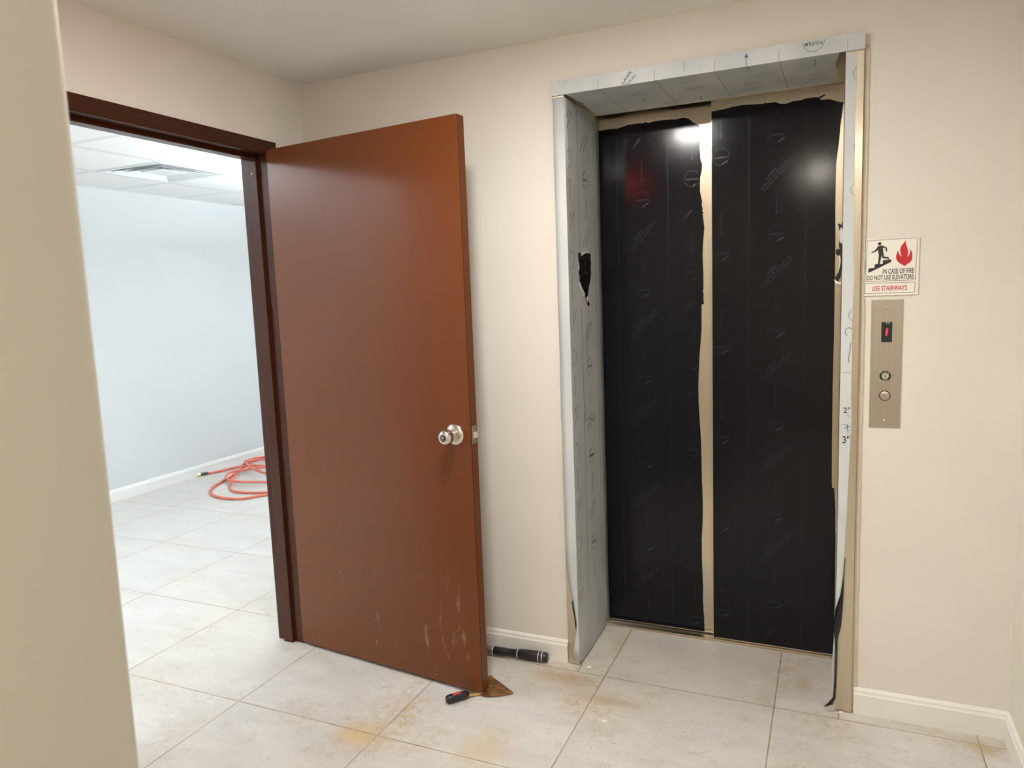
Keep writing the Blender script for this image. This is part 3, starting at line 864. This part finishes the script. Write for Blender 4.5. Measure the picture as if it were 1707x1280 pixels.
LF = [(1.1350, 2.0925), (1.207, 2.097), (1.229, 2.0955), (1.25, 2.095), (1.292, 2.104), (1.33, 2.1045), (1.355, 2.103), (1.362, 2.106), (1.373, 2.101), (1.405, 2.105), (1.44, 2.1045), (1.484, 2.101), (1.51, 2.104), (1.532, 2.097), (1.549, 2.081), (1.573, 2.067), (1.5725, 2.007), (1.576, 1.939),
      (1.582, 1.92), (1.580, 1.895), (1.574, 1.871), (1.573, 1.818), (1.581, 1.780), (1.5795, 1.765), (1.5835, 1.75), (1.581, 1.743), (1.586, 1.737), (1.583, 1.731), (1.589, 1.679), (1.584, 1.62), (1.582, 1.575), (1.5845, 1.488), (1.584, 1.437), (1.5815, 1.432), (1.585, 1.42), (1.5835, 1.40), (1.586, 1.381),
      (1.577, 1.379), (1.576, 1.273), (1.567, 1.169), (1.564, 1.102), (1.562, 1.048), (1.563, .979), (1.572, .819), (1.574, .671), (1.577, .570), (1.576, .486), (1.572, .419), (1.572, .334), (1.576, .207), (1.575, .147), (1.580, .061), (1.581, .012), (1.1350, .012)]
RF = [(1.6235, 2.105), (1.672, 2.108), (1.705, 2.1125), (1.736, 2.114), (1.812, 2.108), (1.815, 2.116), (1.8165, 2.109), (1.821, 2.109), (1.851, 2.109), (1.867, 2.101), (1.89, 2.098), (1.912, 2.104), (1.935, 2.1035), (1.958, 2.108), (1.988, 2.107), (1.996, 2.105), (2.018, 2.1135), (2.0205, 2.110), (2.003, 2.101), (2.003, 2.097),
      (2.009, 2.095), (2.034, 2.094), (2.059, 2.083), (2.079, 2.077), (2.076, 2.044), (2.070, 1.997), (2.067, 1.945), (2.062, 1.902), (2.0585, 1.868), (2.058, 1.792), (2.058, 1.704), (2.060, 1.599), (2.060, 1.470), (2.0605, 1.250), (2.0585, 1.072), (2.0595, .845),
      (2.061, .706), (2.062, .678), (2.070, .674), (2.075, .591), (2.077, .473), (2.078, .234), (2.0765, .137), (2.077, .012), (1.6235, .012)]
panel('door_2', 1.130, 1.66, D2, LF, 'left elevator door panel, set back, under black protective film with a torn right edge',
      (1.241, 1.447), ((1.344, 1.0870-.3595*3), (1.543, 1.150-.3595*3)),
      lambda u, v: 1.171 < u < 1.568-.012*(v < 1.2 and v > .9) and .03 < v < 2.05, 'black film with faint printed rows, torn at top and right')
panel('door_3', 1.6215, 2.20, D1, RF, 'right elevator door panel, in front, under black protective film',
      (1.757, 1.958), ((1.657, 1.2150-.3595*3), (1.858, 1.2760-.3595*3), (2.058, 1.19-.3595*3)),
      lambda u, v: 1.626 < u < 2.056 and .03 < v < 2.085, 'black film with faint printed rows, torn at top and right')
# small punched hole in the left film
mb = MB(); mb.lathe([(.0085, 0), (.0085, .0016), (.0083, .0018)], M['dark'], (1.398, D2+.0002, 2.030), (0, -1, 0), 16)
mb.build('round_hole', bpy.data.objects['door_2'], smooth=True)
# sill
mb = MB()
mb.box((IX0-.01, .352, -.002), (IX1+.01, .53, .0045), M['steel_flat'])
mb.box((IX0, .358, .0045), (IX1, .366, .0075), M['steel_flat'])
mb.box((IX0, .400, .0045), (IX1, .4035, .0065), M['dark'])
struct(mb.build('trim_3'), 'narrow metal sill under the elevator doors', 'sill')

# ================================================================ FIRE SIGN
sx0, sx1, sz0, sz1 = 2.1445, 2.2945, 1.4005, 1.5755
sw_, sh_ = sx1-sx0, sz1-sz0
sign = empty('fire_sign', ((sx0+sx1)/2, 0, (sz0+sz1)/2))
tag(sign, 'white fire sign with stair pictogram and red flame, right of the elevator', 'sign')
mb = MB()
# rounded plate
rc = .004; pts = []
for (cx, cz, a0) in ((sx1-rc, sz1-rc, 0), (sx0+rc, sz1-rc, 90), (sx0+rc, sz0+rc, 180), (sx1-rc, sz0+rc, 270)):
    for k in range(5):
        a = R(a0+22.5*k); pts.append((cx+rc*math.cos(a), -.0045, cz+rc*math.sin(a)))
mb.prism(pts, (0, .0045, 0), M['sign_white'])
mb.build('plate', sign, bevel=.0006)
# picture coordinates: u,v in 0..1 over the plate measured from the photo crop (x 115..1095, y 205..1200)
def su(px): return sx0+(px-118)/(1092-118)*sw_
def sv(px, py):
    top = 208+(165-208)*(px-118)/(1092-118); bot = 1208+(1182-1208)*(px-118)/(1092-118)
    return sz1-(py-top)/(bot-top)*sh_
def SP(pts): return [(su(a), sv(a, b)) for a, b in pts]
def flat(name, f, m, parent=sign, y=-.0050):
    mb = MB(); f(Pr(mb, lambda u, v: Vector((u, y, v)))); o = mb.build(name, parent); return o
def f_border(p):
    for q in ([(155, 232), (1052, 184), (1035, 925), (145, 950), (155, 232)], [(135, 985), (1032, 960), (1028, 1142), (135, 1168), (135, 985)]):
        p.stroke(SP(q), .0011, M['sign_black'])
flat('border', f_border, None)
def f_man(p):
    k = M['sign_black']
    c = SP([(383, 283)])[0]
    p.mb.add([p.P(c[0]+.0050*math.cos(a*math.pi/8), c[1]+.0050*math.sin(a*math.pi/8)) for a in range(16)], [tuple(range(16))], k)
    body = [(352, 330), (378, 318), (415, 312), (440, 318), (518, 352), (525, 410), (513, 425), (500, 418), (492, 368), (445, 352), (452, 430), (470, 512), (555, 520), (558, 562), (545, 565), (540, 545), (445, 542), (425, 492),
            (412, 560), (395, 645), (362, 640), (368, 560), (372, 470), (352, 390), (322, 422), (242, 446), (236, 432), (300, 402)]
    p.poly(SP(body), k)
    p.poly(SP([(188, 718), (300, 706), (302, 648), (360, 632), (447, 640), (448, 572), (598, 560), (598, 605), (400, 700), (190, 798)]), k)
flat('stair_pictogram', f_man, None)
def f_flame(p):
    P = [(852, 230), (850, 290), (880, 360), (897, 420), (893, 470), (880, 520), (922, 470), (930, 430), (925, 375), (958, 430), (973, 490), (970, 555), (940, 610), (838, 680), (735, 620), (690, 560), (684, 500), (700, 440), (722, 400), (728, 450), (752, 490), (782, 520),
         (760, 450), (752, 395), (765, 340), (800, 290)]
    p.poly(SP(P), M['sign_red'])
flat('flame_pictogram', f_flame, None)
def f_txt(p):
    k = M['sign_black']
    def t(s, x0, x1, y, h, m, bold=True):
        cx = (x0+x1)/2
        w = (x1-x0)/(1092-118)*sw_
        cz = sv(cx, y)
        p.text(s, (su(cx), cz), w, h/990*sh_, m)
    t('IN CASE OF FIRE', 452, 1010, 765, 88, k)
    t('DO NOT USE ELEVATORS', 165, 1005, 875, 84, k)
flat('lettering', f_txt, None)
def f_txt2(p):
    cx = 580; p.text('USE STAIRWAYS', (su(cx), sv(cx, 1068)), 625/974*sw_, 88/990*sh_, M['sign_red'])
tag(flat('lettering', f_txt2, None), 'red lettering')

# ================================================================ CALL PANEL
cx0, cx1, cz0, cz1 = 2.1665, 2.2555, .9815, 1.3875
ccx = (cx0+cx1)/2
call = empty('call_panel', (ccx, 0, (cz0+cz1)/2))
tag(call, 'tall brushed steel elevator call plate with key switch and round button, below the fire sign', 'call panel')
mb = MB(); mb.box((cx0, -.003, cz0), (cx1, 0, cz1), M['steel_flat']); mb.build('plate', call, bevel=.0006)
# display window
mb = MB(); mb.box((ccx-.0150, -.0036, 1.2545), (ccx+.0155, -.0028, 1.3175), M['black'])
mb.box((ccx-.0160, -.0034, 1.2525), (ccx+.0165, -.003, 1.2545), M['key'])
disp = mb.build('display', call)
mb = MB(); pr = Pr(mb, lambda u, v: Vector((u, -.0040, v)))
pr.poly([(ccx-.0035, 1.2745), (ccx+.0015, 1.2740), (ccx+.0030, 1.2830), (ccx+.0050, 1.2915), (ccx+.0025, 1.2990), (ccx-.0005, 1.2990), (ccx-.0035, 1.2890)], M['led'])
mb.build('lit_digit', disp)
mb = MB(); pr = Pr(mb, lambda u, v: Vector((u, -.0040, v)))
for dx in (-.001, .0065):
    pr.poly([(ccx+dx-.0025, 1.3155), (ccx+dx+.0025, 1.3155), (ccx+dx, 1.3115)], M['white_ring'])
mb.build('arrow_mark', disp)
# key switch
kz_ = 1.1475
mb = MB(); mb.lathe([(.0165, 0), (.0165, .0032), (.0158, .0038)], M['black'], (ccx-.001, -.0005, kz_), (0, -1, 0), 36)
ksw = mb.build('key_switch', call, smooth=True)
mb = MB(); mb.lathe([(.0105, .0036), (.0105, .0052), (.0098, .0060)], M['chrome'], (ccx-.001, -.0005, kz_), (0, -1, 0), 32)
mb.box((-.0011, -.0072, -.0055), (.0011, -.0062, .0045), M['black'], None, (ccx-.001, -.0003, kz_))
mb.build('key_core', ksw, smooth=True)
mb = MB(); pr = Pr(mb, lambda u, v: Vector((u, -.0046, v)))
for a, w in ((135, .0050), (90, .0075), (45, .0050)):
    pr.text({135: 'UP', 90: 'OFF', 45: 'ON'}[a], (ccx-.001+.0134*math.cos(R(a)), kz_+.0134*math.sin(R(a))), w, .0030, M['white_ring'], a-90)
pr.text('SERVICE', (ccx-.001, kz_-.0135), .016, .0027, M['white_ring'])
mb.build('lettering', ksw)
# call button
bz = 1.0845
mb = MB(); mb.lathe([(.0165, 0), (.0165, .0030), (.0150, .0036), (.0138, .0028)], M['black'], (ccx-.001, -.0005, bz), (0, -1, 0), 36)
bt = mb.build('button_ring', call, smooth=True)
mb = MB(); mb.lathe([(.0138, .0020), (.0138, .0040), (.0128, .0046)], M['steel_flat'], (ccx-.001, -.0005, bz), (0, -1, 0), 36)
mb.lathe([(.0016, .0044), (.0016, .0050)], M['black'], (ccx-.001, -.0005, bz), (0, -1, 0), 12)
mb.build('button', bt, smooth=True)
for zc, dx in ((1.3615, 0), (1.0035, 0)):
    mb = MB(); mb.lathe([(.0042, 0), (.0040, .0004), (.0020, .0010), (.0003, .0012)], M['chrome'], (ccx-.001, -.0030, zc), (0, -1, 0), 16)
    mb.box((-.0030, -.0046, -.0004), (.0030, -.0041, .0004), M['black'], None, (ccx-.001, 0, zc))
    mb.build('screw', call, smooth=True)

# ================================================================ TOOLS ON THE FLOOR
# black-gripped bar behind the door
a = Vector((.42, -.090, .022)); b = Vector((1.046, -.0385, .022)); L = (b-a).length; ax = (b-a).normalized()
bar = empty('tool_handle', ((a+b)/2)*1.0)
tag(bar, 'long tool with padded black grip and white rings, lying along the baseboard behind the door', 'tool')
mb = MB(); mb.lathe([(.0140, 0), (.0152, .004), (.0152, L-.228)], M['trim_metal'], a, ax, 20); mb.build('shaft', bar, smooth=True)
mb = MB()
mb.lathe([(.0145, L-.230), (.0170, L-.224), (.0168, L-.19), (.0152, L-.165), (.0160, L-.128), (.0190, L-.115), (.0205, L-.075), (.0205, L-.035), (.0195, L-.018), (.0188, L-.008), (.0150, L-.001), (.008, L)], M['rubber'], a, ax, 28)
g_ = mb.build('grip', bar, smooth=True)
for hh, rr_ in ((L-.228, .0172), (L-.124, .0178), (L-.036, .0209), (L-.022, .0202)):
    mb = MB(); mb.lathe([(rr_-.001, hh-.0018), (rr_+.0004, hh-.001), (rr_+.0004, hh+.001), (rr_-.001, hh+.0018)], M['white_ring'], a, ax, 28, cap=False)
    mb.build('ring', g_, smooth=True)
bpy.context.view_layer.update()

# trowel wedged under the free corner of the door
tr = empty('trowel', (.90, -.34, 0))
tag(tr, 'rusty triangular trowel with a short black handle wedged under the open door corner', 'trowel')
mb = MB()
blade = [(.886, -.345), (.912, -.352), (.940, -.346), (.972, -.328), (1.000, -.304), (1.008, -.294), (1.004, -.289), (.878, -.211), (.872, -.213), (.868, -.26)]
vs = [Vector((x_, y_, .0035+.004*((x_-.886)*.5+(y_+.345)))) for x_, y_ in blade]
mb.prism(vs, (0, 0, .0016), M['rust'])
mb.build('blade', tr, bevel=.0004)
mb = MB()
mb.tube([(.903, -.332, .0062), (.892, -.344, .0065), (.880, -.357, .008), (.870, -.367, .012), (.862, -.375, .0155)], [.006, .006, .006, .0075, .0095], M['brass'], 12)
tag(mb.build('ferrule', tr, smooth=True), 'dull brass neck')
hd = Vector((-.66, -.75, .0)).normalized(); h0 = Vector((.864, -.374, .0165))
mb = MB()
mb.lathe([(.0085, -.002), (.0125, .003), (.0145, .018), (.0150, .045), (.0158, .068), (.0150, .078), (.0110, .084), (.004, .0855)], M['rubber'], h0, hd, 24)
hn = mb.build('handle', tr, smooth=True)
mb = MB()
# sticker wrapped on the upper side of the handle
side = hd.cross(Vector((0, 0, 1))).normalized()
vs = []; fs = []
for i, hh in enumerate((.030, .040, .050, .060)):
    for j in range(6):
        an = R(50+j*14)
        r_ = .0156 if hh < .055 else .0162
        vs.append(h0+hd*hh+side*(r_*math.cos(an))+Vector((0, 0, 1))*(r_*math.sin(an)))
for i in range(3):
    for j in range(5):
        q = i*6+j; fs.append((q, q+1, q+7, q+6))
mb.add(vs, fs, M['label_red'])
tag(mb.build('sticker', hn, smooth=True), 'small red sticker')

# scrap and flakes
def blob(name, c, r, m, seed, flatz=.5, label=None, cat=None, group=None):
    random.seed(seed)
    bmm = bmesh.new(); bmesh.ops.create_icosphere(bmm, subdivisions=2, radius=1)
    for v in bmm.verts:
        k = 1+random.uniform(-.25, .25)
        v.co = Vector((v.co.x*r[0]*k, v.co.y*r[1]*k, v.co.z*r[2]*k))
    zmin = min(v.co.z for v in bmm.verts)
    for v in bmm.verts: v.co.z -= zmin
    me = bpy.data.meshes.new(name); bmm.to_mesh(me); bmm.free(); me.materials.append(m)
    o = bpy.data.objects.new(name, me); COL.objects.link(o); o.location = c
    return tag(o, label, cat, group)
blob('wood_scrap', (.800, -.128, 0), (.020, .012, .016), M['chip'], 5, label='small dark brown scrap on the floor just behind the free edge of the open door', cat='scrap')
for i, (c, r_, lb) in enumerate((
        ((.515, -.400, 0), (.006, .004, .0010), 'tiny white paint flake on the floor in front of the door, nearer the hinge'),
        ((.635, -.412, 0), (.006, .004, .0010), 'tiny white paint flake on the floor in front of the door, nearer the trowel'),
        ((1.212, -.030, 0), (.009, .006, .006), 'small white crumb on the floor at the foot of the left elevator jamb'),
        ((1.365, -.345, 0), (.010, .005, .0010), 'tiny white flake on the tile in front of the elevator, left of centre'),
        ((2.10, -.028, 0), (.008, .006, .004), 'small white crumb on the floor at the foot of the right elevator jamb'))):
    blob('paint_flake', c, r_, M['flake'], 20+i, label=lb, cat='debris')

# ================================================================ HOSE IN THE FAR ROOM
def smooth_path(P, n=10):
    out = []
    Q = [Vector(p) for p in P]; Q = [Q[0]*2-Q[1]]+Q+[Q[-1]*2-Q[-2]]
    for i in range(1, len(Q)-2):
        p0, p1, p2, p3 = Q[i-1:i+3]
        for k in range(n):
            t_ = k/n
            out.append(.5*((2*p1)+(p2-p0)*t_+(2*p0-5*p1+4*p2-p3)*t_*t_+(3*p1-p0-3*p2+p3)*t_**3))
    out.append(Q[-2]); return out
hr_ = .0105; z1, z2, z3 = .011, .031, .050
HP = [(-2.885, 1.975, z1), (-2.83, 2.10, z1), (-2.71, 2.205, z2), (-2.55, 2.22, z3), (-2.30, 2.225, z3), (-1.95, 2.28, z2), (-1.62, 2.10, z1), (-1.60, 1.80, z1), (-1.85, 1.60, z1),
      (-1.97, 1.455, z1), (-2.16, 1.435, z1), (-2.33, 1.515, z1), (-2.45, 1.65, z1), (-2.55, 1.90, z1), (-2.68, 2.20, z1), (-2.80, 2.42, z1), (-2.78, 2.64, z1), (-2.50, 2.75, z1), (-2.15, 2.60, z1), (-1.80, 2.30, z1),
      (-1.66, 1.95, z2), (-1.75, 1.72, z2), (-1.92, 1.645, z1), (-2.14, 1.60, z1), (-2.31, 1.69, z1), (-2.44, 1.86, z2), (-2.62, 2.12, z2), (-2.76, 2.32, z2), (-2.83, 2.52, z2), (-2.70, 2.66, z2), (-2.38, 2.60, z2), (-2.05, 2.36, z2),
      (-1.86, 2.08, z3), (-1.95, 1.87, z2), (-2.14, 1.83, z2), (-2.34, 1.79, z2), (-2.50, 1.85, z2), (-2.57, 1.96, z3), (-2.50, 2.10, z3), (-2.36, 2.32, z3), (-2.52, 2.50, z3), (-2.74, 2.36, z3), (-2.66, 2.24, .068),
      (-2.40, 2.06, .066), (-2.10, 1.98, z3), (-1.90, 2.02, .066), (-1.78, 2.20, z3), (-2.0, 2.45, z3), (-2.3, 2.50, z3)]
hose = empty('air_hose', (-2.3, 2.0, 0))
tag(hose, 'coiled red rubber air hose lying on the tile floor of the bright room', 'hose')
mb = MB(); mb.tube(smooth_path(HP), hr_, M['hose'], 10); mb.build('tube', hose, smooth=True)
d0 = (Vector(HP[0])-Vector(HP[1])).normalized(); p0 = Vector((HP[0][0], HP[0][1], .0135))
mb = MB(); mb.lathe([(.0115, -.035), (.0132, -.030), (.0132, .026), (.0115, .030)], M['black'], p0, d0, 20); mb.build('collar', hose, smooth=True)
mb = MB(); mb.lathe([(.009, .028), (.0132, .031), (.0135, .046), (.010, .050), (.010, .058), (.007, .060)], M['brass'], p0, d0, 6); mb.build('fitting', hose)

# ================================================================ CEILING VENT (far room)
vx0, vx1, vy0, vy1 = -2.333, -1.757, .812, 1.388
vcx, vcy = (vx0+vx1)/2, (vy0+vy1)/2
vent = empty('ceiling_vent', (vcx, vcy, FH))
tag(vent, 'square white ceiling air diffuser with stepped vanes beyond the doorway', 'ceiling vent')
def cone(h0_, z0_, h1_, z1_, name, th=.0012):
    """square louvre ring from half-size h0 at z0 to half-size h1 at z1"""
    mb = MB(); vs = []
    for hh, zz_ in ((h0_, z0_), (h1_, z1_), (h1_, z1_+th), (h0_, z0_+th)):
        for sx_, sy_ in ((-1,-1),(1,-1),(1,1),(-1,1)): vs.append((vcx+sx_*hh, vcy+sy_*hh, zz_))
    fs = []
    for k in range(4):
        for i in range(4):
            j = (i+1) % 4; k2 = (k+1) % 4
            fs.append((k*4+i, k2*4+i, k2*4+j, k*4+j))
    mb.add(vs, fs, M['vent'])
    return mb.build(name, vent)
cone(.286, FH-.0035, .262, FH-.0035, 'frame', .003)
cone(.262, FH-.003, .205, FH+.036, 'vane')
cone(.222, FH-.001, .150, FH+.040, 'vane')
cone(.162, FH-.001, .090, FH+.040, 'vane')
mb = MB(); mb.box((vcx-.100, vcy-.100, FH+.000), (vcx+.100, vcy+.100, FH+.003), M['vent']); mb.build('centre_plate', vent)
mb = MB(); mb.box((vcx-.268, vcy-.268, FH+.060), (vcx+.268, vcy+.268, FH+.066), M['throat']); mb.build('throat', vent)

# ================================================================ LAMPS
def downlight(x_, y_, label, lens):
    d = empty('downlight', (x_, y_, H))
    tag(d, label, 'ceiling light', None)
    mb = MB(); mb.lathe([(.112, 0), (.112, -.006), (.104, -.010), (.097, -.006)], M['trim_white'], (x_, y_, H), (0, 0, 1), 40, cap=False)
    mb.build('trim_ring', d, smooth=True)
    mb = MB(); mb.lathe([(.001, -.0165), (.030, -.0163), (.058, -.0150), (.080, -.0125), (.092, -.0090), (.096, -.005)], lens, (x_, y_, H), (0, 0, 1), 40)
    mb.build('lens', d, smooth=True)
downlight(1.28, -1.12, 'round white ceiling downlight over the lobby in front of the elevator', M['lamp'])
downlight(1.94, -3.28, 'round white ceiling downlight in the corridor behind the camera', M['lamp_corridor'])
def added_pendant(x_, y_, l_, label):  # invented hanging fixture out of view, added to brighten the far room
    z_ = 1.84
    d = empty('pendant_light', (x_, y_, z_))
    tag(d, label, 'hanging light')
    mb = MB(); w_ = .13
    mb.box((x_-w_, y_-l_/2, z_), (x_-w_+.006, y_+l_/2, z_+.06), M['trim_white']); mb.box((x_+w_-.006, y_-l_/2, z_), (x_+w_, y_+l_/2, z_+.06), M['trim_white'])
    mb.box((x_-w_+.006, y_-l_/2, z_), (x_+w_-.006, y_-l_/2+.006, z_+.06), M['trim_white']); mb.box((x_-w_+.006, y_+l_/2-.006, z_), (x_+w_-.006, y_+l_/2, z_+.06), M['trim_white'])
    mb.build('housing', d)
    mb = MB(); mb.box((x_-w_+.008, y_-l_/2+.008, z_+.002), (x_+w_-.008, y_+l_/2-.008, z_+.022), M['troffer']); mb.build('lower_lens', d)
    mb = MB(); mb.box((x_-w_+.008, y_-l_/2+.008, z_+.030), (x_+w_-.008, y_+l_/2-.008, z_+.056), M['uplight']); mb.build('upper_lens', d)
    for sy in (-1, 1):
        mb = MB(); yy = y_+sy*l_*.42
        mb.tube([(x_, yy, z_+.05), (x_, yy, FH)], .0015, M['key'], 8); mb.build('suspension_wire', d)
added_pendant(-.78, 2.25, 2.4, 'long white hanging light of the bright room, north of the doorway')
def fill_light(x_, y_, w_, l_, label):  # guessed panel out of view, added for the sheen on the brown door
    d = empty('ceiling_light', (x_, y_, FH))
    tag(d, label, 'ceiling light')
    mb = MB()
    for a_, b_ in (((x_-w_/2, y_-l_/2, FH-.006), (x_-w_/2+.02, y_+l_/2, FH-.0003)), ((x_+w_/2-.02, y_-l_/2, FH-.006), (x_+w_/2, y_+l_/2, FH-.0003)),
                   ((x_-w_/2+.02, y_-l_/2, FH-.006), (x_+w_/2-.02, y_-l_/2+.02, FH-.0003)), ((x_-w_/2+.02, y_+l_/2-.02, FH-.006), (x_+w_/2-.02, y_+l_/2, FH-.0003))):
        mb.box(a_, b_, M['trim_white'])
    mb.build('frame', d)
    mb = MB(); mb.box((x_-w_/2+.02, y_-l_/2+.02, FH-.004), (x_+w_/2-.02, y_+l_/2-.02, FH-.001), M['troffer_s']); mb.build('lens', d)
fill_light(-1.745, -1.30, .58, .88, 'rectangular ceiling light panel of the bright room, south of the doorway')
added_pendant(-1.50, -3.2, 2.0, 'long white hanging light at the south end of the bright room')
# red lit sign on the wall behind, seen only as a red glow mirrored in the lift door
ex = empty('exit_light', (.67, NWY, 2.2))
tag(ex, 'red lit box high on the wall facing the elevator, mirrored in its left door', 'exit light')
mb = MB(); mb.box((.50, NWY+.001, 2.11), (.84, NWY+.045, 2.31), M['black']); mb.build('housing', ex, bevel=.004)
mb = MB(); mb.box((.54, NWY+.045, 2.14), (.80, NWY+.047, 2.28), M['exit_glow']); mb.build('lit_face', ex)
